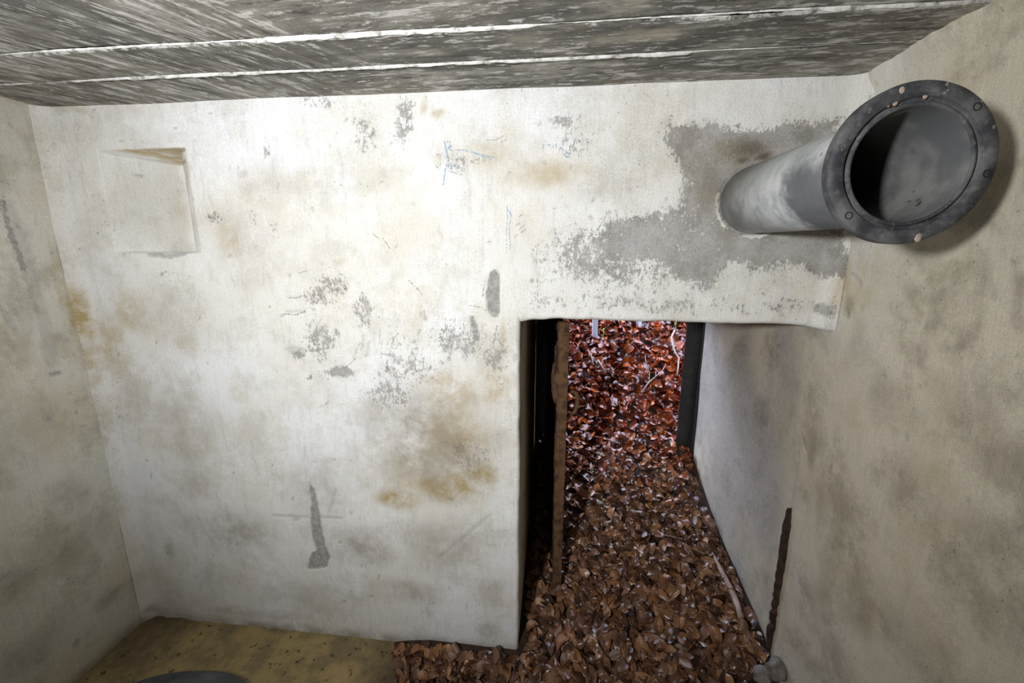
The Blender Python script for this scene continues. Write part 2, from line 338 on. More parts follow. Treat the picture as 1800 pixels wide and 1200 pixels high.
# ================================================================== THE SHELL
# ---- back wall: one plastered face with the door opening, the splayed niche and the hole for the pipe
NX0, NX1, NZ0, NZ1 = -1.630, -1.287, 1.632, 1.980
PC = (0.593, 1.795); PR = 0.100
def niche_depth(x, z):
    d = np.interp(x, [NX0, NX0+.018, -1.535, -1.345, -1.325, NX1], [0, .030, .235, .235, .022, 0], left=0, right=0)
    return np.where((z > NZ0) & (z < NZ1), d, 0)
B = lambda *p: [onback(*q) for q in p]
PXM = 1/560.0        # about one photo pixel on the back wall, in metres
def back_fields(X, Z):
    wx = X+(fbm(X*9, Z*9, 1)-.5)*.05; wz = Z+(fbm(X*9, Z*9, 2)-.5)*.05
    fx = X+(fbm(X*40, Z*40, 3, 3)-.5)*.010; fz = Z+(fbm(X*40, Z*40, 4, 3)-.5)*.010
    R = np.zeros(X.shape); G = np.zeros(X.shape); Bn = np.zeros(X.shape); S = np.zeros(X.shape)
    # bare cement
    poly(R, wx, wz, B((1182, 214), (1300, 222), (1478, 208), (1480, 330), (1478, 495), (1400, 462), (1330, 476), (1275, 455), (1248, 502), (1190, 492), (1150, 455), (1085, 470), (1040, 440), (1062, 392), (1130, 372), (1185, 360), (1205, 300), (1172, 262)), .040, .70); R *= .80+.42*fbm(X*7, Z*7, 14)
    poly(R, wx, wz, B((960, 400), (1180, 390), (1200, 500), (1120, 520), (960, 495)), .08, .44)
    poly(R, wx, wz, B((930, 500), (1240, 520), (1460, 520), (1455, 548), (930, 552)), .05, .34)
    for c, rx, ry, v in [((712, 215), 26, 60, .52), ((640, 240), 30, 40, .36), ((560, 185), 60, 22, .40), ((590, 500), 40, 30, .46), ((640, 545), 22, 50, .46), ((560, 530), 50, 35, .40), ((560, 600), 60, 45, .40), ((600, 655), 40, 14, .62), ((522, 620), 18, 14, .6), ((548, 660), 8, 7, .7), ((720, 640), 80, 60, .44), ((800, 600), 60, 50, .42), ((690, 690), 60, 40, .48),
                          ((985, 215), 40, 18, .44), ((800, 280), 60, 25, .30), ((1000, 260), 40, 30, .34), ((870, 640), 30, 70, .40), ((470, 260), 14, 30, .44), ((380, 385), 40, 22, .40), ((290, 480), 40, 14, .42), ((440, 380), 14, 40, .36), ((820, 800), 70, 60, .36), ((480, 400), 14, 30, .42), ((950, 450), 30, 40, .40), ((1075, 410), 26, 40, .45)]:
        blob(R, wx, wz, onback(*c), rx*1.5*PXM, ry*1.5*PXM, v*.95)
    # ochre
    for c, rx, ry, v in [((152, 560), 26, 120, 1.0), ((170, 640), 22, 90, .8), ((190, 600), 70, 110, .55), ((225, 545), 75, 80, .60), ((120, 480), 30, 60, .6), ((780, 855), 130, 50, 1.0), ((840, 830), 55, 55, .95), ((700, 880), 75, 38, .9), ((800, 770), 110, 100, .66), ((790, 690), 110, 90, .55), ((860, 680), 90, 70, .5), ((190, 740), 24, 110, .55), ((215, 860), 20, 90, .5), ((965, 305), 120, 34, .5), ((745, 185), 14, 22, .7), ((770, 200), 22, 12, .6), ((884, 590), 10, 40, .62), ((120, 190), 60, 12, .62), ((300, 370), 40, 60, .36), ((400, 420), 50, 40, .34), ((420, 690), 46, 55, .36), ((330, 600), 40, 50, .28), ((545, 320), 60, 40, .26), ((1470, 500), 20, 60, .7), ((600, 460), 20, 10, .25), ((310, 310), 30, 60, .45), ((270, 285), 50, 10, .75), ((660, 300), 80, 50, .22), ((860, 270), 60, 40, .3), ((895, 240), 40, 20, .25), ((320, 600), 30, 20, .3)]:
        blob(G, wx, wz, onback(*c), rx*PXM, ry*PXM, v)
    # brown grime
    for c, rx, ry, v in [((750, 780), 230, 190, .72), ((720, 740), 120, 80, .7), ((640, 960), 120, 80, .62), ((400, 930), 190, 75, .62), ((330, 760), 120, 160, .38), ((560, 860), 120, 120, .36), ((300, 560), 130, 120, .32), ((420, 420), 130, 110, .30), ((780, 960), 150, 110, .45), ((480, 330), 120, 70, .28), ((1050, 330), 100, 40, .25), ((300, 960), 30, 40, .5), ((340, 850), 70, 70, .34), ((560, 1050), 140, 60, .30), ((720, 1040), 120, 50, .42), ((860, 1040), 60, 60, .30), ((430, 300), 22, 12, .4), ((500, 350), 60, 30, .25), ((440, 490), 70, 40, .30), ((240, 700), 60, 90, .28), ((850, 620), 60, 50, .35), ((640, 800), 60, 60, .3), ((460, 1080), 200, 20, .5), ((860, 1110), 40, 40, .45), ((1290, 265), 70, 40, .9), ((1325, 272), 42, 24, 1.3), ((1240, 330), 60, 60, .6), ((1250, 290), 70, 40, .5)]:
        blob(Bn, wx, wz, onback(*c), rx*PXM, ry*PXM, v)
    np.maximum(Bn, .75*(1-sm(.0, .055+.03*fbm(X*14, Z*0+2, 5), Z)), out=Bn)
    np.maximum(G, .35*(1-sm(.0, .05, X-XL))*fbm(X*3, Z*6, 8), out=G)
    # knocked-off plaster
    def sc(pts, rpx, v=1.0, soft=.25): stroke(S, fx, fz, B(*pts), rpx*PXM, v, soft)
    def sp(pts, v=1.0, soft=.0025): poly(S, fx, fz, B(*pts), soft, v)
    sp([(862, 478), (872, 474), (878, 482), (880, 500), (878, 525), (879, 548), (873, 558), (864, 557), (857, 545), (855, 520), (857, 498)])
    sp([(825, 556), (832, 556), (837, 570), (843, 588), (842, 600), (836, 596), (829, 575)], .95)
    sp([(543, 850), (551, 860), (555, 878), (561, 905), (565, 930), (571, 960), (580, 978), (574, 996), (560, 1000), (541, 1000), (545, 974), (557, 968), (549, 948), (544, 915), (547, 888), (543, 868)], .95)
    sp([(497, 612), (512, 606), (536, 612), (538, 624), (520, 626), (505, 620)], .35, .006); sp([(577, 655), (600, 640), (617, 652), (605, 662), (585, 664)], .40, .006)
    sp([(636, 528), (642, 521), (650, 535), (652, 562), (646, 550)], .5); sp([(262, 447), (330, 443), (318, 450), (300, 454), (285, 450)], .7)
    sc([(745, 548), (748, 560)], 2.4, .6)
    sc([(638, 590), (637, 610)], 3, .35); sc([(650, 600), (645, 625)], 3, .35)
    sc([(480, 906), (545, 910), (600, 909)], 3, .40, .6); sc([(770, 982), (815, 945), (862, 905)], 4, .30, .8); sc([(578, 900), (590, 860)], 3, .3, .8)
    sc([(262, 447), (300, 449)], 5, .6); sc([(1440, 542), (1446, 545)], 9, .8); sc([(1165, 545), (1185, 535)], 6, .4); sc([(505, 524), (532, 522)], 1.5, .4); sc([(500, 548), (535, 546)], 2, .35)
    sc([(936, 492), (936, 494)], 4, .8); sc([(908, 625), (905, 633)], 5, .35)
    rs = np.random.RandomState(4)
    for i in range(150):
        u, v = rs.uniform(110, 1440), rs.uniform(180, 1100)
        if u > 900 and v > 560: continue
        l = rs.uniform(0, 7); an = rs.uniform(-.6, .6)+math.pi/2*(rs.rand() < .6); sc([(u, v), (u+l*math.cos(an), v+l*math.sin(an))], rs.uniform(1.4, 2.4), rs.uniform(.3, .85), .7)
    # crack round the pipe
    rr = np.hypot(X-PC[0], Z-PC[1]); np.maximum(S, np.where(rr < PR+.006, 1.0, 0), out=S)
    lime = sm(PR+.005, PR+.007, rr)*(1-sm(PR+.008, PR+.016, rr+.03*(fbm(X*30, Z*30, 9)-.45)))*sm(-.02, -.06, (X-PC[0])*.5+(Z-PC[1])); R -= lime*1.2
    # black soot lump above the pipe, inside of niche a little cleaner
    n_in = (X > NX0) & (X < NX1) & (Z > NZ0) & (Z < NZ1)
    R[n_in] *= .3
    sf = (np.abs(Z-NZ1) < .0035) & (X > NX0) & (X < NX1); G[sf] = (.95*sm(-1.60, -1.46, X))[sf]; Bn[sf] = (.55*sm(-1.50, -1.36, X))[sf]  # ochre stain plus brown depth shading painted onto the niche soffit
    blob(R, wx, wz, onback(308, 288), 18*PXM, 7*PXM, .9)  # grey shade painted at the top of the niche's back
    return np.clip(R, 0, 1), np.clip(G, 0, 1), np.clip(Bn, 0, 1), np.clip(S, 0, 1)
def edge_wave(t, s): return (fbm(t*9, t*0+s, 6, 3)-.5)
def lintel_z(x): return ZL+.012*edge_wave(x, 1)-.014*sm(.70, .86, x)-.008*(1-sm(XD, XD+.05, x))
def jamb_x(z): return XD+.008*edge_wave(z, 3)+.012*(1-sm(0, .25, z))*0
def back_pos(X, Z):
    R, G, Bn, S = cached(back_fields, X, Z)
    y = YB+niche_depth(X, Z)+.010*(fbm(X*2.2, Z*2.2, 21, 3)-.5)+.003*(fbm(X*14, Z*14, 22, 3)-.5)+.0045*S+.0012*(R > .6)
    # soft arris round the door opening
    dx = np.where(Z < ZL, XD-X, np.hypot(np.maximum(XD-X, 0), Z-ZL)); d = np.where(Z < ZL, dx, np.where(X < XD, dx, Z-ZL)); r = .014
    y += np.where((d >= -1e-6) & (d < r), r-np.sqrt(np.maximum(r*r-(r-d)**2, 0)), 0)
    # plaster rounds into the side walls
    for e in (XR-X, X-XL): y -= .040*(1-np.clip(e/.06, 0, 1))**2
    X2 = X.copy(); Z2 = Z.copy()
    k = (1-sm(0, .03, np.abs(Z-ZL)))*(X >= XD-.001); Z2 += k*(lintel_z(X)-ZL)
    k = (1-sm(0, .03, np.abs(X-XD)))*(Z <= ZL+.001); X2 += k*(jamb_x(Z)-XD)
    return np.stack([X2, y, Z2], -1)
_bc = {}
def cached(f, U, V):
    k = (f.__name__, id(U))
    if k not in _bc: _bc[k] = (U, f(U, V))
    return _bc[k][1]
def wear_of(f):
    def g(U, V):
        R, G, Bn, S = cached(f, U, V); return np.stack([R, G, Bn, np.ones_like(R)], -1)
    return g
def scar_of(f): return lambda U, V: cached(f, U, V)[3]
xs = lines((XL, NX0, .006), (NX0, NX0+.018, .004), (NX0+.018, -1.535, .0055), (-1.535, -1.345, .006), (-1.345, -1.325, .004), (-1.325, NX1, .005), (NX1, XD-.014, .006), (XD-.014, XD, .0024), (XD, XR, .006))
zs = lines((0, NZ0-.002, .006), (NZ0-.002, NZ0+.002, .004), (NZ0+.002, NZ1-.002, .006), (NZ1-.002, NZ1+.002, .004), (NZ1+.002, H+.01, .006), (ZL, ZL+.014, .0024))
def soot_dark(X, Z):
    F = np.zeros(X.shape); wx = X+(fbm(X*14, Z*14, 18)-.5)*.05; wz = Z+(fbm(X*14, Z*14, 19)-.5)*.05
    for c, rx, ry, v in [((1345, 278), 22, 12, .9), ((1310, 285), 20, 10, .7), ((1318, 262), 46, 26, .55), ((1250, 320), 50, 60, .18), ((1420, 240), 50, 20, .15), ((272, 1066), 26, 16, .5)]: blob(F, wx, wz, onback(*c), rx*PXM, ry*PXM, v)  # last blob darkens the foot of the left corner
    return F
_bu, _bv = np.meshgrid(xs, zs, indexing='ij'); BY = back_pos(_bu, _bv)[..., 1]
wall_back = link('wall_back', grid_mesh('wall_back', xs, zs, back_pos, lambda u, v: ~((u > XD) & (v < ZL)), {'wear': wear_of(back_fields), 'scar': scar_of(back_fields), 'soot_dark': soot_dark}, flip=False), M['back'],
                 label='whitewashed back wall with grey bare patches, a square niche and the low doorway', cat='wall', kind='structure')

# ---- right wall: runs from the room straight through the doorway passage
def right_fields(Yv, Z):
    wy = Yv+(fbm(Yv*8, Z*8, 31)-.5)*.06; wz = Z+(fbm(Yv*8, Z*8, 32)-.5)*.06
    R = np.zeros(Yv.shape); G = np.zeros(Yv.shape); Bn = np.zeros(Yv.shape); S = np.zeros(Yv.shape); T = lambda *p: [onright(*q) for q in p]
    np.maximum(Bn, .38*sm(1.42, 1.55, wy)*sm(.38, .62, fbm(Yv*4, Z*3, 33)), out=Bn)
    np.maximum(R, .16*sm(1.40, 1.52, wy)*sm(.35, .65, fbm(Yv*5, Z*3, 37)), out=R)
    np.maximum(R, .20*sm(1.0, 1.44, wy)*(1-sm(1.44, 1.5, wy))*sm(.44, .60, fbm(Yv*3, Z*3, 39))*(1-sm(.55, .95, Z)), out=R)
    np.maximum(S, .58*sm(1.44, 1.60, wy)*sm(.30, .56, fbm(Yv*2.6, Z*2.2, 38)), out=S)  # paints the greyer tone of the sky-lit passage into the wall colour
    stroke(Bn, wy, wz, T((1740, 460), (1715, 530), (1690, 600)), .014, .65, .8); stroke(Bn, wy, wz, T((1800, 500), (1780, 560)), .014, .6, .8); stroke(Bn, wy, wz, T((1745, 495), (1742, 520)), .008, .5, .8)
    for c, ry, rz, v in [((1490, 535), .035, .06, .95), ((1610, 610), .05, .05, .38), ((1500, 600), .05, .12, .3), ((1560, 700), .12, .10, .34), ((1700, 700), .12, .10, .34), ((1760, 790), .10, .08, .42), ((1600, 860), .16, .12, .30), ((1720, 940), .12, .10, .42), ((1780, 1080), .14, .1, .40), ((1500, 1060), .12, .12, .5), ((1450, 1000), .06, .25, .45), ((1600, 1120), .2, .1, .36), ((1440, 880), .05, .12, .4), ((1425, 800), .03, .10, .45)]:
        blob(Bn, wy, wz, onright(*c), ry, rz, v)
    for c, ry, rz, v in [((1485, 490), .05, .10, .55), ((1660, 840), .07, .06, .30), ((1690, 160), .10, .05, .25), ((1610, 400), .05, .05, .2), ((1720, 330), .12, .1, .30), ((1515, 1080), .06, .10, .45)]:
        blob(G, wy, wz, onright(*c), ry, rz, v)
    fy = Yv+(fbm(Yv*40, Z*40, 35, 3)-.5)*.01; fz = Z+(fbm(Yv*40, Z*40, 36, 3)-.5)*.01
    def sc(pts, r, v=1, soft=.4): stroke(S, fy, fz, T(*pts), r, v, soft)
    sc([(1410, 770), (1414, 785), (1419, 802)], .0022, .9); sc([(1498, 480), (1510, 490), (1514, 500)], .003, .6); sc([(1487, 550), (1487, 556)], .006, .9)
    sc([(1760, 945), (1800, 928)], .006, .4); sc([(1720, 800), (1722, 802)], .004, .8); sc([(1610, 195), (1640, 192)], .003, .0)
    # broken plaster left of the iron bar
    sc([(1352, 1075), (1347, 1120), (1345, 1140)], .022, .8); sc([(1368, 1030), (1362, 1060)], .010, .7)
    rs = np.random.RandomState(8)
    for i in range(60):
        u, v = rs.uniform(1390, 1795), rs.uniform(100, 1190); l = rs.uniform(0, 6); sc([(u, v), (u+rs.uniform(-2, 2), v+l)], rs.uniform(.0014, .003), rs.uniform(.3, .9), .6)
    R[(R > 1)] = 1
    return np.clip(R, 0, 1), np.clip(G, 0, 1), np.clip(Bn, 0, 1), np.clip(S, 0, 1)
def right_pos(Yv, Z):
    R, G, Bn, S = cached(right_fields, Yv, Z)
    x = XR-.014*(fbm(Yv*2.0, Z*2.0, 41, 3)-.5)-.003*(fbm(Yv*12, Z*12, 42, 3)-.5)+.006*S*(Yv < 1.46)
    x -= .03*(1-sm(0, .07, H-Z))*(.25+1.5*(fbm(Yv*7, Z*2, 43)-.15))*(Yv < 1.6)       # lumpy top edge against the ceiling
    x += .010*sm(1.425, 1.46, Yv)*(1-sm(.72, .98, Z))                                  # plaster of the passage sits back behind the iron bar
    return np.stack([x, Yv, Z], -1)
ys = lines((YR, .55, .05), (.55, 1.7, .007), (1.7, YO+.08, .010)); zr = lines((0, H+.02, .0075))
wall_right = link('wall_right', grid_mesh('wall_right', ys, zr, right_pos, None, {'wear': wear_of(right_fields), 'scar': scar_of(right_fields), 'wash': lambda U, V: .8*sm(1.05, 1.36, U+.3*(fbm(U*4, V*4, 47)-.5))*(1-sm(1.40, 1.46, U))*sm(1.0, 1.7, V+.4*(fbm(U*4, V*4, 48)-.5))}, flip=False), M['right'],
                  label='beige plastered right wall that runs on through the doorway', cat='wall', kind='structure')

# ---- left wall
def left_fields(Yv, Z):
    wy = Yv+(fbm(Yv*10, Z*10, 51)-.5)*.04; wz = Z+(fbm(Yv*10, Z*10, 52)-.5)*.04; T = lambda *p: [onleft(*q) for q in p]
    R = np.zeros(Yv.shape); G = np.zeros(Yv.shape); Bn = np.zeros(Yv.shape); S = np.zeros(Yv.shape)
    stroke(S, wy, wz, T((15, 360), (50, 460), (75, 560), (90, 640)), .022, .30, .5); stroke(S, wy, wz, T((20, 500), (45, 580), (40, 640)), .020, .24, .7)
    stroke(R, wy, wz, T((5, 350), (22, 420), (40, 470)), .010, .55, .6)
    for c, ry, rz, v in [((35, 402), .010, .018, .85)]: blob(S, wy, wz, onleft(*c), ry, rz, v)
    for k in range(5): stroke(S, Yv, Z, T((2+k*5, 540), (18+k*5, 640)), .0022, .30, .6)
    for c, ry, rz, v in [((130, 560), .03, .20, .65), ((110, 500), .03, .2, .4), ((60, 180), .2, .03, .45), ((100, 260), .05, .12, .25)]: blob(G, wy, wz, onleft(*c), ry, rz, v)
    for c, ry, rz, v in [((120, 870), .10, .12, .4), ((100, 960), .15, .12, .50), ((190, 1050), .08, .06, .45), ((20, 1030), .15, .10, .5), ((60, 1140), .2, .1, .4), ((180, 920), .06, .1, .4), ((100, 600), .06, .06, .5), ((30, 760), .2, .2, .25)]: blob(Bn, wy, wz, onleft(*c), ry, rz, v)
    np.maximum(Bn, .8*(1-sm(0, .05+.03*fbm(Yv*12, Yv*0, 55), Z)), out=Bn)
    def sc(pts, r, v=1, soft=.4): stroke(S, wy, wz, T(*pts), r, v, soft)
    sc([(88, 660), (104, 658)], .008, .7); sc([(85, 736), (85, 738)], .007, .7); sc([(134, 725), (135, 726)], .004, .6); sc([(119, 685), (120, 686)], .003, .7); sc([(140, 1125), (136, 1132)], .010, .6); sc([(238, 930), (248, 960)], .006, .5); sc([(228, 890), (240, 940)], .004, .4)
    sc([(20, 218), (22, 225)], .005, .4); sc([(15, 1010), (2, 1020)], .005, .5); sc([(208, 965), (215, 958)], .006, .4)
    rs = np.random.RandomState(9)
    for i in range(40):
        u, v = rs.uniform(2, 230), rs.uniform(200, 1190); sc([(u, v), (u+rs.uniform(-4, 4), v+rs.uniform(-4, 4))], rs.uniform(.0012, .003), rs.uniform(.3, .8), .6)
    return np.clip(R, 0, 1), np.clip(G, 0, 1), np.clip(Bn, 0, 1), np.clip(S, 0, 1)
def left_pos(Yv, Z):
    R, G, Bn, S = cached(left_fields, Yv, Z)
    x = XL+.012*(fbm(Yv*2.4, Z*2.4, 61, 3)-.5)+.003*(fbm(Yv*14, Z*14, 62, 3)-.5)-.004*S
    return np.stack([x, Yv, Z], -1)
yl = lines((YR, .8, .06), (.8, YB+.02, .006))
wall_left = link('wall_left', grid_mesh('wall_left', yl, lines((0, H+.02, .0075)), left_pos, None, {'wear': wear_of(left_fields), 'scar': scar_of(left_fields)}, flip=True), M['left'],
                 label='cream plastered left wall with grey brush marks and ochre stains by the corner', cat='wall', kind='structure')
def plain(n): return {'wear': lambda U, V: np.stack([U*0+.15, U*0, .5*fbm(U*3, V*3, n), U*0+1], -1), 'scar': lambda U, V: U*0}
wall_rear = link('wall_rear', grid_mesh('wall_rear', lines((XL, XR, .08)), lines((0, H, .08)), lambda U, V: np.stack([U, U*0+YR, V], -1), None, plain(71), flip=True), M['left'],
                 label='plain plastered wall behind the viewer', cat='wall', kind='structure')
# ---- passage: left reveal and soffit
def reveal_pos(Yv, Z):
    k = 1-sm(YB, YB+.1, Yv); return np.stack([XD+k*(jamb_x(Z)-XD)+.006*(fbm(Yv*4, Z*4, 73)-.5)*(1-k), Yv, np.where(Z >= ZL-1e-6, lintel_z(np.full_like(Z, XD)), Z)], -1)
wall_passage = link('wall_passage', grid_mesh('wall_passage', lines((YB+.0135, YO+.08, .02)), lines((0, ZL, .02)), reveal_pos, None, plain(74), flip=True), M['right'],
                    label='shadowed left side of the doorway passage', cat='wall', kind='structure')
def soffit_pos(X, Yv):
    k = 1-sm(YB, YB+.2, Yv); return np.stack([X, Yv, ZL+k*(lintel_z(X)-ZL)], -1)
ceiling_passage = link('ceiling_passage', grid_mesh('ceiling_passage', lines((XD-.005, XR+.02, .02)), lines((YB+.0135, YO+.08, .04)), soffit_pos, None, plain(75), flip=True), M['right'],
                       label='underside of the lintel over the doorway passage', cat='ceiling', kind='structure')
# ---- the mass of the bunker behind those faces
CORE = [('wall_right_core', (XR+.06, 1.6, YR-.5, YO+.08, -.4, H+.06)), ('wall_left_core', (-2.5, XL-.05, YR-.5, YO+.08, -.4, H+.06)), ('wall_rear_core', (XL-.05, XR+.06, YR-.5, YR-.03, -.4, H+.06)),
        ('wall_front_core', (XL-.05, XD-.03, YB+.30, YO+.08, -.4, H+.06)), ('wall_lintel_core', (XD-.03, XR+.06, YB+.06, YO+.08, ZL+.03, H+.06)), ('ceiling_core', (-2.5, 1.6, YR-.5, YO+.08, H+.06, H+.5))]
for n, b in CORE:
    box_obj(n, b, M['core'], label='raw concrete mass of the bunker behind the '+{'wall_right_core': 'right wall', 'wall_left_core': 'left wall', 'wall_rear_core': 'rear wall', 'wall_front_core': 'back wall beside the doorway', 'wall_lintel_core': 'lintel', 'ceiling_core': 'ceiling'}[n], cat='wall', kind='structure')
link('floor_core', grid_mesh('floor_core', np.array([-2.5, 1.6]), np.array([YR-.5, YO]), lambda U, V: np.stack([U, V, U*0-.06], -1)), M['core'], label='concrete underneath the room floor', cat='floor', kind='structure')

# ---- ceiling: board-marked concrete, one strip for each shuttering board, lime ridges between
RID = [1.205, 1.040, .735, .52]
def ceil_z(X, Yv): return .006*(fbm(X*2, Yv*2, 81, 3)-.5)
ceiling = link('ceiling', grid_mesh('ceiling', lines((XL-.02, XR+.03, .1)), lines((YR, YB+.02, .1)), lambda U, V: np.stack([U, V, U*0+H+.045], -1), flip=True), M['ceil'],
               label='dark board-marked concrete ceiling with white lime ridges', cat='ceiling', kind='structure')
bounds = [YB+.02]+RID+[YR]
rs = np.random.RandomState(5)
for i in range(len(bounds)-1):
    y1, y0 = bounds[i], bounds[i+1]; off = [0, -.003, .002, -.002, .002, 0][i]; tilt = [.0, .004, -.003, .003, 0, 0][i]
    def cp(X, Yv, y0=y0, y1=y1, off=off, tilt=tilt, i=i):
        g = fbm(X*5, Yv*38+i*9, 83+i, 4); t = (Yv-y0)/(y1-y0)
        e = np.minimum(Yv-y0, y1-Yv)
        return np.stack([X, Yv, H+off+tilt*(t-.5)+ceil_z(X, Yv)+.005*(g-.5)+.004*(1-sm(0, .006, e))*(i > 0)], -1)
    def pale(X, Yv):
        P_ = np.zeros(X.shape); wx = X+(fbm(X*6, Yv*12, 85)-.5)*.2; wy = Yv+(fbm(X*6, Yv*12, 86)-.5)*.08
        blob(P_, wx, wy, onceil(1170, 62), .13, .05, 1.0); blob(P_, wx, wy, onceil(1080, 60), .12, .04, .6); blob(P_, wx, wy, onceil(930, 70), .10, .05, .55); blob(P_, wx, wy, onceil(1100, 10), .14, .05, .8); blob(P_, wx, wy, onceil(470, 160), .10, .04, .5); blob(P_, wx, wy, onceil(760, 90), .10, .03, .5)
        np.maximum(P_, .75*(1-sm(.0, .06, XR-wx)), out=P_); np.maximum(P_, .6*(1-sm(.0, .05, wx-XL)), out=P_); np.maximum(P_, .5*(1-sm(0, .018, YB-wy)), out=P_)
        return P_
    def chalk(X, Yv):
        c = X*0
        for k_, yc in enumerate(RID[:2]):
            on = .62*sm(.30, .55, fbm(X*3.2, X*0+k_*3.3, 92+k_, 3)+.12)*(1 if k_ else 1-.8*sm(.34, .52, X)); yy = yc+.006*(fbm(X*3, X*0+k_*2, 94, 3)-.5)
            c = np.maximum(c, on*(1-sm(.004, .020, np.abs(Yv-yy)+.012*(fbm(X*20, Yv*40, 97)-.5))))
        return c
    fine = y1 > .6
    me = grid_mesh('board_imprint', lines((XL-.02, XR+.03, .008 if fine else .08)), lines((y0, y1, .006 if fine else .08)), cp, None, {'pale': pale, 'chalk': chalk}, flip=True)
    link('board_imprint', me, M['ceil'], parent=ceiling)
for i, yc in enumerate(RID[:2]):
    X = lines((XL, XR, .006)); w = (.0022 if i == 0 else .0030)+.0060*(fbm(X*45, X*0+i, 91, 4)-.25); present = sm(.40, .52, fbm(X*3.2, X*0+i*3.3, 92+i, 3)+.22*(1-sm(.2, .8, np.abs(X+.25)))-.10*sm(.25, .6, np.abs(X+.3)))
    if i == 0: present *= 1-sm(.34, .52, X)
    hgt = (.002+.007*fbm(X*22, X*0+i, 93, 3))*np.maximum(present, .0); w = w*np.maximum(present, .10); yy = yc+.006*(fbm(X*3, X*0+i*2, 94, 3)-.5)+.006*(fbm(X*60, X*0+i, 95, 3)-.5)
    z0 = H+.004
    P_ = np.stack([np.stack([X, yy-w*1.3, X*0+z0], -1), np.stack([X, yy-w*.35, H-.001-hgt], -1), np.stack([X, yy+w*.45, H-.001-hgt*.9], -1), np.stack([X, yy+w*1.2, X*0+z0], -1)], 1).reshape(-1, 3)
    n = len(X); I = np.arange(n*4).reshape(n, 4); q = np.stack([I[:-1, :-1], I[1:, :-1], I[1:, 1:], I[:-1, 1:]], -1).reshape(-1, 4)
    link('lime_ridge', mesh_np('lime_ridge', P_, q), M['lime'], parent=ceiling, label='white lime ridge between two board marks')

# ---- floor
def floor_z(X, Yv): return .020*(fbm(X*16, Yv*16, 105, 4)-.35)*(1-sm(0, .05, np.minimum(X-XL, YB-Yv)))*(X < -.7)+.008*(fbm(X*4, Yv*4, 101, 4)-.5)+.003*(fbm(X*25, Yv*25, 102, 3)-.5)
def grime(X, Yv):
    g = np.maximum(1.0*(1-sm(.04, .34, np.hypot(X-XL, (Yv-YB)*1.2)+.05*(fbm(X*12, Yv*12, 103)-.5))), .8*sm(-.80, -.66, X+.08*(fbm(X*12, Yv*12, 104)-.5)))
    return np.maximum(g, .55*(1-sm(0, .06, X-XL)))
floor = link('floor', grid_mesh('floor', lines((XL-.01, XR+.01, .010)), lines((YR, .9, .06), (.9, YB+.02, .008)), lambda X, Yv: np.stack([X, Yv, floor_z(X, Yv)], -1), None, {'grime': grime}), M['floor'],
             label='ochre-brown concrete floor with dark pits', cat='floor', kind='structure')

# ---- ground: leaf mould from the doorway up the bank outside
def gz(X, Yv):
    z = np.interp(Yv, [.9, 1.15, 1.30, 1.42, 1.70, 2.20, 2.53, 2.66, 2.80, 3.1, 3.7, 4.6, 6.5], [-.02, -.005, .012, .035, .105, .285, .425, .435, .58, .87, 1.33, 1.93, 2.9])
    z = z+.075*sm(.25, .86, X)*sm(1.1, 1.40, Yv)*(1-sm(1.5, 2.1, Yv))
    z = z*sm(-.78, -.45, X+.1*(Yv > 1.45))-.03*(1-sm(-.80, -.60, X)) if True else z
    z = np.where(Yv > 1.42, np.maximum(z, 0), z)
    amp = .02+.11*sm(2.3, 3.1, Yv)
    return z+amp*(fbm(X*3.2, Yv*3.2, 111, 4)-.5)*sm(1.2, 1.6, Yv)
def gz_out(X, Yv):
    # outside, the bank runs on to both sides of the door
    a = gz(np.clip(X, -.1, .9), Yv); return np.where(Yv > YO+.02, a+.12*(fbm(X*.9, Yv*.9, 113, 3)-.5)*sm(3, 4, Yv), gz(X, Yv))
def gkeep(u, v): return ((v > YO+.06) | ((u > XD-.03) & (u < XR+.03)) | (v < YB+.012))
ground = link('ground', grid_mesh('ground', lines((-1.6, -.85, .08), (-.85, .95, .03), (.95, 2.6, .08)), lines((.9, 1.4, .03), (1.4, 1.42, .01), (1.42, 3.9, .03), (3.9, 6.5, .12)), lambda X, Yv: np.stack([X, Yv, gz_out(X, Yv)-.006], -1),
              lambda u, v: gkeep(u, v) & ((v > YO+.06) | ((u > -.84) & (u < XR+.03)))), M['soil'],
              label='dark leaf mould rising from the doorway to the bank outside', cat='ground', kind='structure')

# ================================================================== THE PIPE
YF = .82
pipe = empty('flanged_pipe', (PC[0], YB, PC[1]), label='thick grey pipe with a dark bolted flange jutting from the back wall', cat='pipe')
def pp(o): o.parent = pipe; o.matrix_parent_inverse = Matrix.Translation((-PC[0], -YB, -PC[1])); return o
# axis drops very slightly towards the room
def shear(me):
    for v in me.vertices: v.co.z += (v.co.y-YB)*.020
    return me
pp(link('pipe_barrel', shear(lathe_y('pipe_barrel', [(.0995, YB+.05), (.0995, YF+.016), (.094, YF+.016), (.094, YB+.05)], PC)), M['pipe']))
pp(link('pipe_lining', shear(lathe_y('pipe_lining', [(.094, YF+.004), (.0925, YF+.012), (.0925, YB+.05), (.0938, YB+.05)], PC, closed=False)), M['bore'], label='dull grey inside of the pipe'))
fl = pp(link('flange', shear(lathe_y('flange', [(.0985, YF+.022), (.1285, YF+.022), (.1310, YF+.019), (.1315, YF+.004), (.1295, YF), (.1075, YF), (.1068, YF+.001), (.1062, YF+.0075), (.1005, YF+.0085), (.0995, YF+.003), (.0975, YF+.002), (.0938, YF+.003), (.0932, YF+.012), (.0985, YF+.018)], PC, 96)), M['flange'], label='dark painted flange ring'))
def fpt(u, v): p = hit(u, v, 1, YF-.0006); return p
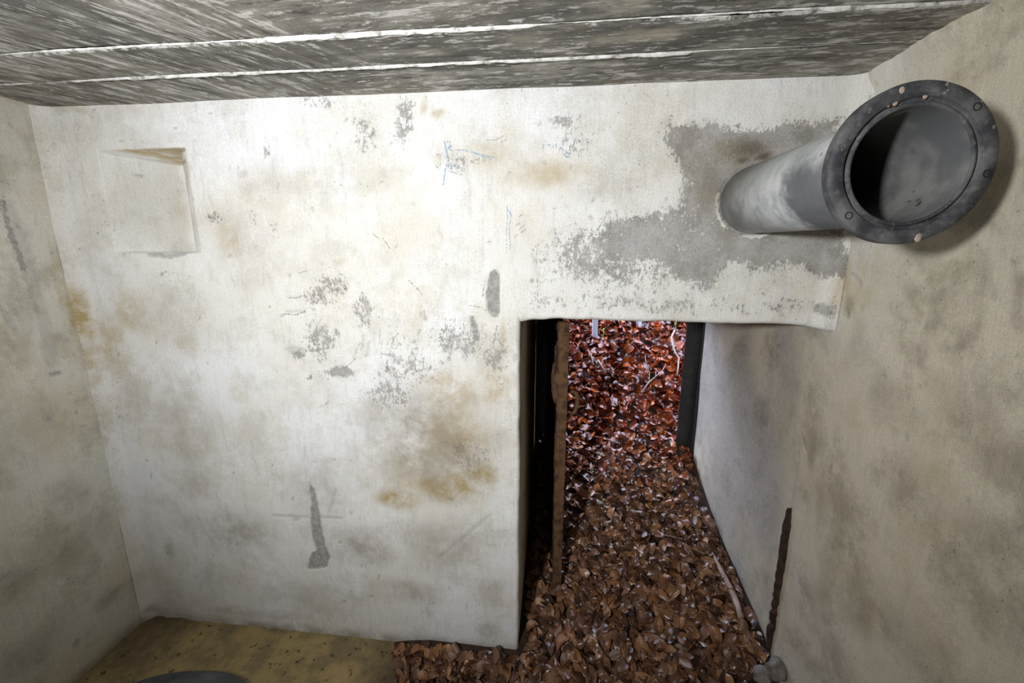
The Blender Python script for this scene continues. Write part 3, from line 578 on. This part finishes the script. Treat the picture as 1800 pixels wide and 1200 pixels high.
for k, (u, v) in enumerate([(1491, 380), (1477, 258), (1714, 191), (1614, 416), (1752-14, 305)]):
    p = fpt(u, v); rr = math.hypot(p[0]-PC[0], p[2]-(PC[1]-.0116)); s_ = .119/rr
    p[0] = PC[0]+(p[0]-PC[0])*s_; p[2] = PC[1]-.0116+(p[2]-PC[1]+.0116)*s_
    o = pp(link('bolt_hole', lathe_y('bolt_hole', [(.0001, YF+.002), (.0048, YF+.002), (.0050, YF-.0008), (.0066, YF-.0008), (.0070, YF+.0012)], (p[0], p[2]), 14, closed=False), M['hole'] if k in (0, 2, 4) else M['flange']))
for u, v, r in [(1586, 158, .0045), (1575, 179, .0048), (1563, 183, .0036), (1628, 168, .004), (1614, 418, .006)]:
    p = fpt(u, v); bm = bmesh.new(); bmesh.ops.create_icosphere(bm, subdivisions=2, radius=r); bmesh.ops.scale(bm, vec=(1, .22, 1.25), verts=bm.verts); bmesh.ops.translate(bm, vec=(p[0], YF-.0002 if v not in (179, 183, 168) else YF+.001, p[2]), verts=bm.verts)
    pp(bm_obj('paint_fleck', bm, M['fleck'], True, label='pale fleck of primer'))

# ================================================================== STEEL DOOR AND FRAME
FZ = 1.372
trim = empty('trim_1', (.37, YO, .3), label='black steel frame at the outer end of the doorway passage', cat='door frame', kind='structure')
def child(o, par):
    o.parent = par; o.matrix_parent_inverse = par.matrix_world.inverted() if par.parent is None and False else Matrix.Translation(-par.location) @ Matrix.Identity(4); return o
XJ = XR-.068
def angle(name, x0, x1, y0, y1):
    bm = bmesh.new(); w = .010
    bm_box(bm, x0, x1, y0, y0+w, -.05, FZ, .002)
    if x1 > .4: bm_box(bm, x1-w-.012, x1+.02, y0-.05, y0, .05, FZ, .002)
    else: bm_box(bm, x0-.02, x0+w+.012, y0-.05, y0, .0, FZ, .002)
    return bm_obj(name, bm, M['black'])
child(angle('jamb', XJ-.018, XR+.02, YO, YO+.06), trim); child(angle('jamb', XD-.02, XD+.075, YO, YO+.06), trim)
bm = bmesh.new(); bm_box(bm, XD-.02, XR+.02, YO, YO+.01, FZ-.045, FZ+.045, .002); child(bm_obj('head', bm, M['black']), trim)

hinge = Vector((XD+.062, YO-.025, 0)); free = Vector((.032, 1.672, 0)); dirv = (free-hinge); DW = dirv.length; ang = math.atan2(dirv.y, dirv.x)
door = empty('door_1', hinge, label='rusty steel door standing open into the doorway passage', cat='door', kind='structure'); door.rotation_euler = (0, 0, ang)
# local frame: x along the door from hinge to free edge, +y is towards the passage's left wall or right wall
def dbox(name, b, mat, bevel=.0015, par=None, **k):
    bm = bmesh.new(); bm_box(bm, *b, bevel=bevel); o = bm_obj(name, bm, mat, **k); o.parent = par or door; return o
DZ0, DZ1 = .06, 1.36
panel = dbox('door_panel', (0, DW-.01, -.003, .003, DZ0, DZ1), M['rust'])
def flaky_edge():
    n = 90; V = []; Fq = []; r = np.random.RandomState(6); sg = 1.0 if math.cos(ang) < 0 and False else 1.0
    for i in range(n):
        z = DZ0+(DZ1-DZ0)*i/(n-1); j = .016*(float(fbm(np.array(z*9), np.array(1.3), 161, 4))-.5)+.004*(r.rand()-.5); k = .010*(float(fbm(np.array(z*14), np.array(4.1), 162, 4))-.5)
        for a, b in ((DW-.016+k, -.024+j), (DW, -.020+j*.4), (DW+.001, .020), (DW-.014, .021)): V.append((a, b, z))
    for i in range(n-1):
        for q_ in range(4): Fq.append((i*4+q_, i*4+(q_+1) % 4, (i+1)*4+(q_+1) % 4, (i+1)*4+q_))
    return mesh_np('edge_flange', V, Fq, smooth=False)
o = link('edge_flange', flaky_edge(), M['rust']); o.parent = door
dbox('rail', (0, DW-.012, -.020, -.003, DZ0+.02, DZ0+.055), M['rust_dark']); dbox('rail', (0, DW-.012, -.020, -.003, DZ1-.055, DZ1-.02), M['rust_dark'])
for zz in (.42, 1.18):
    o = link('hinge_knuckle', tube_mesh('hinge_knuckle', [(0, 0, zz-.06), (0, 0, zz+.06)], .013, 10), M['black']); o.parent = door
# lock case crusted with rust on the narrow-gap face
# which local y side is the gap side (world -x)?
sgn = 1.0 if (Matrix.Rotation(ang, 3, 'Z') @ Vector((0, 1, 0))).x < 0 else -1.0
bm = bmesh.new(); bmesh.ops.create_icosphere(bm, subdivisions=4, radius=1)
for v in bm.verts:
    n = v.co.copy(); f = 1+1.1*(float(fbm(n.x*2+5, n.z*3+n.y*2, 121, 4))-.5); v.co = Vector((n.x*.050*f, n.y*.020*f, n.z*.085*f))
bmesh.ops.translate(bm, vec=(DW-.055, sgn*.022, 1.085), verts=bm.verts)
lock = bm_obj('lock_case', bm, M['rust'], True, label='lock case swollen with rust'); lock.parent = door
o = dbox('bolt', (DW-.03, DW-.014, sgn*.030-.006, sgn*.030+.006, 1.13, 1.26), M['rust_dark'], .003); o = dbox('bolt_keeper', (DW-.05, DW-.012, sgn*.014-.012, sgn*.014+.012, 1.255, 1.275), M['rust'], .003)
dbox('bolt', (DW-.045, DW-.03, sgn*.018-.006, sgn*.018+.006, .72, .86), M['rust'], .003)
hs = -sgn
hp = [(DW-.045, hs*a_, b_) for a_, b_ in ((.003, 1.045), (.035, 1.050), (.062, 1.044), (.072, 1.020), (.071, .985), (.064, .955), (.040, .938), (.003, .930))]
o = link('pull_handle', tube_mesh('pull_handle', hp, [.007, .008, .009, .010, .011, .010, .008, .007], 10, .15), M['rust'], label='brown bent pull handle'); o.parent = door

# ================================================================== FALLEN LEAVES
def leaf_template(seed, L=1.0):
    r = np.random.RandomState(seed); nl = 7; us = np.linspace(0, 1, nl); w = r.uniform(.24, .36); pw = r.uniform(.75, .95)
    fold = r.uniform(-.3, 1.0); curl = r.uniform(-1.8, 2.1); tw = r.uniform(-1.2, 1.2); side = r.uniform(-.15, .15); cup = r.uniform(-.3, .5)
    V = []; a = 0; px = 0; pz = 0
    for i, u in enumerate(us):
        hw = w*(math.sin(math.pi*min(1, max(0, u))**pw)**.75 if 0 < u < 1 else 0.004)
        if i: a = curl*(u-.35); px += math.cos(a)/(nl-1); pz += math.sin(a)/(nl-1)
        for s_ in (-1, -.5, 0, .5, 1):
            y = s_*hw; z = abs(s_)*hw*fold+cup*(s_*hw)**2*3+.035*math.sin(9*u+s_*5+seed)*abs(s_); t = tw*(u-.5)
            y2 = y*math.cos(t)-z*math.sin(t); z2 = y*math.sin(t)+z*math.cos(t)
            V.append((px-.5+(-math.sin(a))*z2*.6, y2+side*math.sin(math.pi*u), pz+z2))
    F_ = []
    for i in range(nl-1):
        for k in range(4): F_.append((i*5+k, (i+1)*5+k, (i+1)*5+k+1, i*5+k+1))
    V = np.array(V); V[:, 2] -= V[:, 2].mean()
    return V, np.array(F_)
TPL = [leaf_template(s_) for s_ in range(24)]
def surf_n(x, y):
    e = .02; zx = (float(gz_out(np.array(x+e), np.array(y)))-float(gz_out(np.array(x-e), np.array(y))))/(2*e); zy = (float(gz_out(np.array(x), np.array(y+e)))-float(gz_out(np.array(x), np.array(y-e))))/(2*e)
    return Vector((-zx, -zy, 1)).normalized()
def scatter(N, xr, yr, seed, accept):
    r = np.random.RandomState(seed); x = r.uniform(*xr, N); y = r.uniform(*yr, N); k = accept(x, y); return x[k], y[k]
def inside(x, y):
    edge = -.62+.10*(fbm(x*6, y*9, 131, 3)-.5)
    room = (y < YB-.03) & (x > edge) & (x < XR-.022); pas = (y >= YB-.03) & (y < YO+.1) & (x > XD+.035) & (x < XR-.022)
    dl = np.hypot(0, 0)
    lnx = hinge.x+(free.x-hinge.x)*(y-hinge.y)/(free.y-hinge.y)
    nod = ~((y > free.y-.02) & (y < YO) & (np.abs(x-lnx) < .03)); nod2 = ~((x < XD+.02) & (y > YB-.04) & (y < YO+.1))
    return ((room | pas) & nod & nod2) | (y >= YO+.14)
def place_batch(x, y, seed, tilt, zup):
    r = np.random.RandomState(seed); VV = []; FF = []; TT = []; WW = []; off = 0
    zz = gz_out(x, y); ex = .02; zx = (gz_out(x+ex, y)-gz_out(x-ex, y))/(2*ex); zy = (gz_out(x, y+ex)-gz_out(x, y-ex))/(2*ex)
    zz = np.maximum(zz, floor_z(x, y)+.003*(y < YB))
    nrm = np.stack([-zx, -zy, np.ones_like(zx)], -1); nrm /= np.linalg.norm(nrm, axis=1)[:, None]
    for i in range(len(x)):
        V, F_ = TPL[r.randint(len(TPL))]; L = r.uniform(.050, .082)*(1+.32*float(sm(2.3, 2.8, y[i])))
        n = nrm[i]+tilt*r.normal(size=3)*np.array([1, 1, .5]); n /= np.linalg.norm(n)
        a = r.uniform(0, 2*math.pi); t = np.array([math.cos(a), math.sin(a), 0]); t -= n*(t@n); t /= np.linalg.norm(t); b = np.cross(n, t)
        P_ = (V*L)@np.stack([t, b, n])+np.array([x[i], y[i], zz[i]+zup*r.rand()])
        VV.append(P_); FF.append(F_+off); off += len(V)
        TT.append(np.full(len(V), np.clip(r.normal(.5, .24), 0, 1))); WW.append(np.full(len(V), float(np.clip(sm(2.1, 2.75, y[i]+.5*(r.rand()-.5)), 0, 1))))  # painted sky-lit red fades in outdoors together with the wetness
    return np.concatenate(VV), np.concatenate(FF), np.concatenate(TT), np.concatenate(WW)
def stuff(name, x, y, seed, tilt, zup, label):
    V, F_, T_, W_ = place_batch(x, y, seed, tilt, zup)
    pas = (V[:, 1] < YO+.06); V[pas, 0] = np.minimum(V[pas, 0], XR-.013); pas &= V[:, 1] > YB-.01; V[pas, 0] = np.maximum(V[pas, 0], XD+.010)      # leaves press up against the walls
    side = (V[:, 1] > YO) & (V[:, 1] < YO+.09) & ((V[:, 0] < XD+.01) | (V[:, 0] > XR-.013)) & (x.min() < -1); V[side, 1] = YO+.09
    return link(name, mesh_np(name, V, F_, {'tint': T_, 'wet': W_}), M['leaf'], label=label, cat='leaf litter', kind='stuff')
x, y = scatter(5200, (-.72, XR), (.95, YO+.1), 1, inside)
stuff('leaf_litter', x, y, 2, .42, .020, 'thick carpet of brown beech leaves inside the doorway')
x, y = scatter(13500, (-1.3, 2.2), (YO+.1, 4.7), 3, lambda a, b: b > YO+.12)
keep_near = (np.abs(x-.45) < .95) | (np.random.RandomState(1).rand(len(x)) < .45)
stuff('skylit_wet_litter', x[keep_near], y[keep_near], 4, .44, .035, 'wet beech leaves with sky-lit red in their colour, covering the bank outside the doorway')
# the leaves that show largest: every one its own object
LEAFM = []
for k in range(24):
    V, F_ = TPL[k]; r = np.random.RandomState(500+k)
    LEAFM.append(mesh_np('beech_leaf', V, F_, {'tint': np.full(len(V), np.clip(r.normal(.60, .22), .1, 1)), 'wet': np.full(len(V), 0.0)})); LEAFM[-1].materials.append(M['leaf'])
r = np.random.RandomState(77); cnt = 0; pts = []
while cnt < 300:
    u, v = r.uniform(660, 1350), r.uniform(860, 1199)
    if u < 915 and v < 1150: continue
    d = ray(u, v); tt = 1.2; P_ = None
    Q = C0+d*np.linspace(.9, 2.3, 180)[:, None]; below = Q[:, 2] <= np.maximum(gz_out(Q[:, 0], Q[:, 1]), 0.0)
    if below.any(): P_ = Q[np.argmax(below)]
    if P_ is None or not bool(inside(np.array([P_[0]]), np.array([P_[1]]))[0]): continue
    if P_[1] > 2.05: continue
    if min([math.hypot(P_[0]-a, P_[1]-b) for a, b in pts] or [1]) < .022: continue
    pts.append((P_[0], P_[1])); k = r.randint(24); L = r.uniform(.055, .085)
    n = (surf_n(P_[0], P_[1])+Vector(r.normal(size=3)*.34)).normalized(); a = r.uniform(0, 2*math.pi); t = Vector((math.cos(a), math.sin(a), 0)); t = (t-n*t.dot(n)).normalized(); b = n.cross(t)
    me = LEAFM[k]; R_ = Matrix((t, b, n)).transposed()
    zlow = min((R_ @ vtx.co).z for vtx in me.vertices)*L
    z0 = max(float(gz_out(P_[0], P_[1])), float(floor_z(np.array(P_[0]), np.array(P_[1]))))
    o = bpy.data.objects.new('beech_leaf', me); COL.objects.link(o)
    on_litter = P_[0] > -.45
    o.matrix_world = Matrix.Translation((P_[0], P_[1], z0+(.010 if on_litter else .002)-.45*zlow*(1 if on_litter else 2))) @ R_.to_4x4() @ Matrix.Scale(L, 4)
    finish(o, 'dry brown fallen beech leaf lying loose on top of the litter in the doorway', 'leaf', 'loose leaves on top of the litter'); cnt += 1

# ================================================================== SMALL THINGS
# rusty iron bar left in the right wall
p0 = onright(1390, 893); p1 = onright(1352, 1152)
def bar():
    n = 46; V = []; Fq = []; r = np.random.RandomState(3)
    for i in range(n):
        t = i/(n-1); yc = p0[0]+(p1[0]-p0[0])*t; z = p0[1]+(p1[1]-.06-p0[1])*t; w = .017*min(1, .15+t*9); j = (r.rand(4)-.5)*.0045*(1+1.2*(t > .55))
        y0 = yc-w+j[0]; y1 = yc+w*.8+j[1]*.5
        for (a, b) in ((XR+.02, y0), (XR-.011+j[2], y0+.002), (XR-.012+j[3], y1-.002), (XR+.02, y1)): V.append((a, b, z))
    for i in range(n-1):
        for k in range(4): Fq.append((i*4+k, i*4+(k+1) % 4, (i+1)*4+(k+1) % 4, (i+1)*4+k))
    Fq.append((0, 1, 2, 3)); Fq.append(tuple(n*4-1-k for k in range(4)))
    return mesh_np('rusty_iron_bar', V, Fq, smooth=False)
link('rusty_iron_bar', bar(), M['rust_dark'], label='dark rusty iron bar set upright in the right wall by the doorway', cat='bar')
# bare stick on the leaves by the right wall
def gpt(u, v, lift=.02):
    d = ray(u, v)
    Q = C0+d*np.linspace(.6, 6, 1400)[:, None]; below = Q[:, 2] <= gz_out(Q[:, 0], Q[:, 1])+lift
    return Q[np.argmax(below)] if below.any() else Q[-1]
def on_ground_tube(name, pix, rad, mat, lift, label, cat, seg=7, wob=.25, seed=0, group=None):
    P_ = [gpt(u, v, lift) for u, v in pix]
    return link(name, tube_mesh(name, P_, rad, seg, wob, seed), mat, label=label, cat=cat, group=group)
on_ground_tube('stick', [(1252, 972), (1262, 992), (1275, 1018), (1288, 1042), (1296, 1062), (1303, 1086)], [.006, .010, .013, .0135, .013, .012], M['bark'], .030, 'bare pinkish-grey stick lying on the leaves by the right wall', 'stick', 9, .2, 1)
# twigs outside
on_ground_tube('twig', [(1186, 580), (1180, 592), (1182, 604), (1186, 618), (1193, 628), (1192, 645), (1190, 660)], [.006, .0065, .007, .007, .007, .006, .005], M['twig'], .085, 'pale crooked twig on the leaf bank beside the black frame', 'twig', 6, .2, 2)
tw = on_ground_tube('branched_twig', [(1128, 690), (1140, 672), (1152, 662), (1165, 650), (1170, 640)], [.005, .005, .004, .003, .002], M['twig'], .085, 'thin forked twig on the middle of the leaf bank', 'twig', 5, .2, 3)
for pix in ([(1141, 671), (1142, 655), (1136, 640), (1134, 625)], [(1152, 662), (1153, 652)], [(1141, 660), (1135, 645)]):
    o = link('side_shoot', tube_mesh('side_shoot', [gpt(u, v, .087) for u, v in pix], .0022, 5), M['twig']); o.parent = tw
on_ground_tube('twig', [(1034, 615), (1040, 626), (1043, 641)], [.004, .005, .005], M['twig'], .085, 'short straight pale twig on the leaf bank near the door', 'twig', 5, .1, 4)
on_ground_tube('twig', [(1051, 632), (1058, 643), (1065, 656)], [.005, .005, .004], M['bark'], .08, 'short tan twig pointing down the leaf bank beside the pale one', 'twig', 5, .1, 5)
on_ground_tube('twig', [(1155, 944), (1170, 940), (1190, 945), (1212, 950)], [.003, .004, .004, .002], M['bark'], .025, 'thin brown twig across the leaves inside the doorway', 'twig', 5, .2, 6)
# two pale stakes in the bank, just under the lintel
def stake(u0, u1, v, wpx, label, lean, seed):
    q = gpt((u0+u1)/2, v, .0); w = wpx/F_PX*float((q-C0)@CC)/2; bm = bmesh.new(); bm_box(bm, -w, w, -w*.6, w*.6, -.12, .62, .003)
    for vtx in bm.verts:
        if vtx.co.z > .3: vtx.co.x *= .8
    o = bm_obj('stake', bm, M['stake'], label=label, cat='stake', group='stakes in the bank'); o.location = (q[0], q[1], q[2]); o.rotation_euler = (.05, lean, .2*seed); return o
stake(1041, 1050, 598, 9.5, 'pale blue-grey wooden stake standing in the leaf bank nearer the rusty door', -.04, 1)
stake(1118, 1132, 578, 9, 'pale blue-grey wooden stake leaning in the leaf bank further from the rusty door', -.30, 2)
# green sprig
def sprig(u, v, label, seed, s=1.0):
    q = gpt(u, v, .03); e = empty('green_sprig', q, label=label, cat='plant', group='green sprigs on the leaf bank'); r = np.random.RandomState(seed)
    o = link('stem', tube_mesh('stem', [(0, 0, -.04), (.004, -.006, .02), (.002, -.012, .055)], .002, 5), M['moss']); o.parent = e
    for k in range(7):
        a = r.uniform(0, 6.28); z = .005+.008*k; L = r.uniform(.016, .026)*s; V = [(0, 0, 0), (.4*L, .25*L, .1*L), (L, 0, .25*L), (.4*L, -.25*L, .1*L)]
        me = bpy.data.meshes.new('leaflet'); me.from_pydata([Vector((math.cos(a)*x_-math.sin(a)*y_, math.sin(a)*x_+math.cos(a)*y_-.008, z+z_)) for x_, y_, z_ in V], [], [(0, 1, 2, 3)]); o = link('leaflet', me, M['moss']); o.parent = e
sprig(1060, 590, 'small bright green sprig beside the first pale stake', 1); sprig(1186, 577, 'tiny yellow-green sprig above the crooked twig', 2, .8)
# stone at the foot of the right wall
def rock(name, c, s, seed, mat, label, cat):
    bm = bmesh.new(); bmesh.ops.create_icosphere(bm, subdivisions=4, radius=1)
    for v in bm.verts:
        n = v.co.copy(); f = 1+.55*(float(fbm(n.x*1.3+seed, n.y*1.3+n.z*1.7, 141, 4))-.5); v.co = Vector((n.x*s[0]*f, n.y*s[1]*f, n.z*s[2]*f))
    o = bm_obj(name, bm, mat, True, label=label, cat=cat); o.location = c; return o
rock('stone', hit(1364, 1176, 0, .822), (.030, .030, .045), 3, M['stone'], 'rounded grey stone at the foot of the right wall among leaves', 'stone')
rock('stone', hit(1340, 1186, 0, .785), (.034, .030, .030), 6, M['stone'], 'pale lilac stone half under leaves beside the rounded grey one', 'stone')
# dark sack on the floor by the left wall
def sack():
    n, m = 72, 40; V = []
    for j in range(m+1):
        t = j/m
        for i in range(n):
            a = 2*math.pi*i/n; ex = .62; ca, sa = math.cos(a), math.sin(a)
            R0 = (abs(ca)**2.6+abs(sa)**2.6)**(-1/2.6)
            rr = R0*(math.sin(math.pi*t*.5)**.8)
            z = .075*(max(0, math.cos(math.pi*t*.5)))**.55
            w = .018*(float(fbm(np.array(ca*rr*2.2+4), np.array(sa*rr*2.2+4), 151, 4))-.5)*(t < .98)
            V.append((-1.315+.27*ca*rr*(1+.08*math.sin(3*a+1)), .975+.20*sa*rr*(1+.06*math.sin(2*a)), max(0, z+w*(1-t*t))))
    Fq = [(j*n+i, j*n+(i+1) % n, (j+1)*n+(i+1) % n, (j+1)*n+i) for j in range(m) for i in range(n)]
    return mesh_np('dark_sack', V, Fq)
link('dark_sack', sack(), M['sack'], label='dark slate-grey crumpled plastic sack on the ochre floor, mostly out of frame', cat='sack')

# ---- crayon and pencil marks on the back wall
def ribbon(name, strokes, wpx, mat, label):
    V = []; Fq = []
    for st in strokes:
        P_ = [np.array(onback(*p)) for p in st]; Q = []
        for a, b in zip(P_[:-1], P_[1:]):
            k = max(2, int(np.linalg.norm(b-a)/.008)); Q += [a+(b-a)*i/k for i in range(k)]
        Q.append(P_[-1])
        w = wpx*PXM/2; b0 = len(V)
        for i, p in enumerate(Q):
            t = Q[min(i+1, len(Q)-1)]-Q[max(i-1, 0)]; t = t/(np.linalg.norm(t)+1e-9); nn = np.array([-t[1], t[0]])*w
            for s_ in (-1, 1):
                c = p+nn*s_; yy = BY[min(np.searchsorted(xs, c[0]), len(xs)-1), min(np.searchsorted(zs, c[1]), len(zs)-1)]; V.append((c[0], yy-.0016, c[1]))
        for i in range(len(Q)-1): k = b0+i*2; Fq.append((k, k+1, k+3, k+2))
    return link(name, mesh_np(name, V, Fq), mat, parent=wall_back, label=label)
ribbon('crayon_arrow', [[(781, 246), (784, 262), (788, 282), (783, 296), (779, 326)], [(782, 248), (792, 250), (788, 262), (794, 256)], [(786, 264), (815, 264), (845, 272), (872, 278)], [(787, 300), (800, 304), (815, 308)], [(848, 274), (850, 280), (858, 276), (862, 281)], [(829, 264), (838, 272)]], 2.4, M['blue'], 'faint blue crayon arrow drawn on the plaster')
ribbon('crayon_number', [[(788, 288), (788, 296)], [(796, 288), (792, 288), (791, 291), (795, 292), (796, 295), (791, 296)], [(800, 287), (798, 293), (804, 293)], [(802, 290), (802, 297)]], 1.5, M['blue'], 'blue crayon number 154')
ribbon('crayon_dashes', [[(956, 253), (954, 262)], [(962, 255), (968, 255)], [(972, 253), (972, 260)], [(977, 252), (978, 262)], [(974, 260), (979, 259)], [(992, 272), (996, 277), (1002, 276)], [(984, 258), (992, 266), (1000, 272)]], 1.8, M['blue'], 'small blue crayon strokes like 1-11')
ribbon('crayon_line', [[(891, 358), (892, 385), (890, 410), (891, 445)], [(897, 367), (898, 380), (895, 400), (897, 440)], [(893, 368), (897, 376)]], 1.6, M['blue'], 'faint blue vertical crayon line')
ribbon('pencil_triangle', [[(1071, 368), (1060, 388), (1046, 410)], [(1046, 412), (1068, 411), (1090, 411)], [(1082, 368), (1086, 388), (1091, 410)], [(1072, 370), (1073, 390), (1070, 412)]], 1.8, M['grey_pencil'], 'grey pencil triangle scratched on the plaster')
ribbon('pencil_hatching', [[(912, 381), (919, 376)], [(905, 397), (914, 391)], [(911, 404), (922, 396)], [(904, 416), (911, 411)], [(915, 409), (924, 403)], [(971, 367), (981, 364)]], 1.8, M['grey_pencil'], 'short grey pencil hatching')
for st, w_ in [([(718, 492), (726, 501), (733, 506), (744, 520)], 3.0), ([(655, 410), (662, 416), (668, 419)], 1.8), ([(672, 418), (680, 428), (686, 437)], 1.6), ([(608, 646), (618, 637), (628, 627)], 2.4), ([(848, 521), (850, 506), (853, 492)], 2.0), ([(848, 520), (857, 512)], 2.0), ([(824, 537), (838, 538), (848, 541), (857, 548)], 2.2),
               ([(867, 603), (870, 588), (874, 572)], 3.0), ([(944, 489), (945, 505), (945, 522)], 2.0), ([(669, 576), (668, 604)], 1.6), ([(687, 610), (694, 592), (702, 584)], 1.5), ([(505, 524), (520, 524), (532, 519)], 1.6), ([(500, 551), (520, 553), (537, 547)], 3.0), ([(622, 628), (634, 600)], 1.5), ([(558, 716), (570, 712), (580, 703)], 1.6), ([(540, 476), (524, 480)], 1.5), ([(880, 250), (890, 246)], 1.5), ([(855, 247), (872, 246), (886, 238)], 1.4)]:
    ribbon('scratch', [st], w_, M['grey_pencil'], 'thin grey scratch in the whitewash')
bpy.context.view_layer.update()
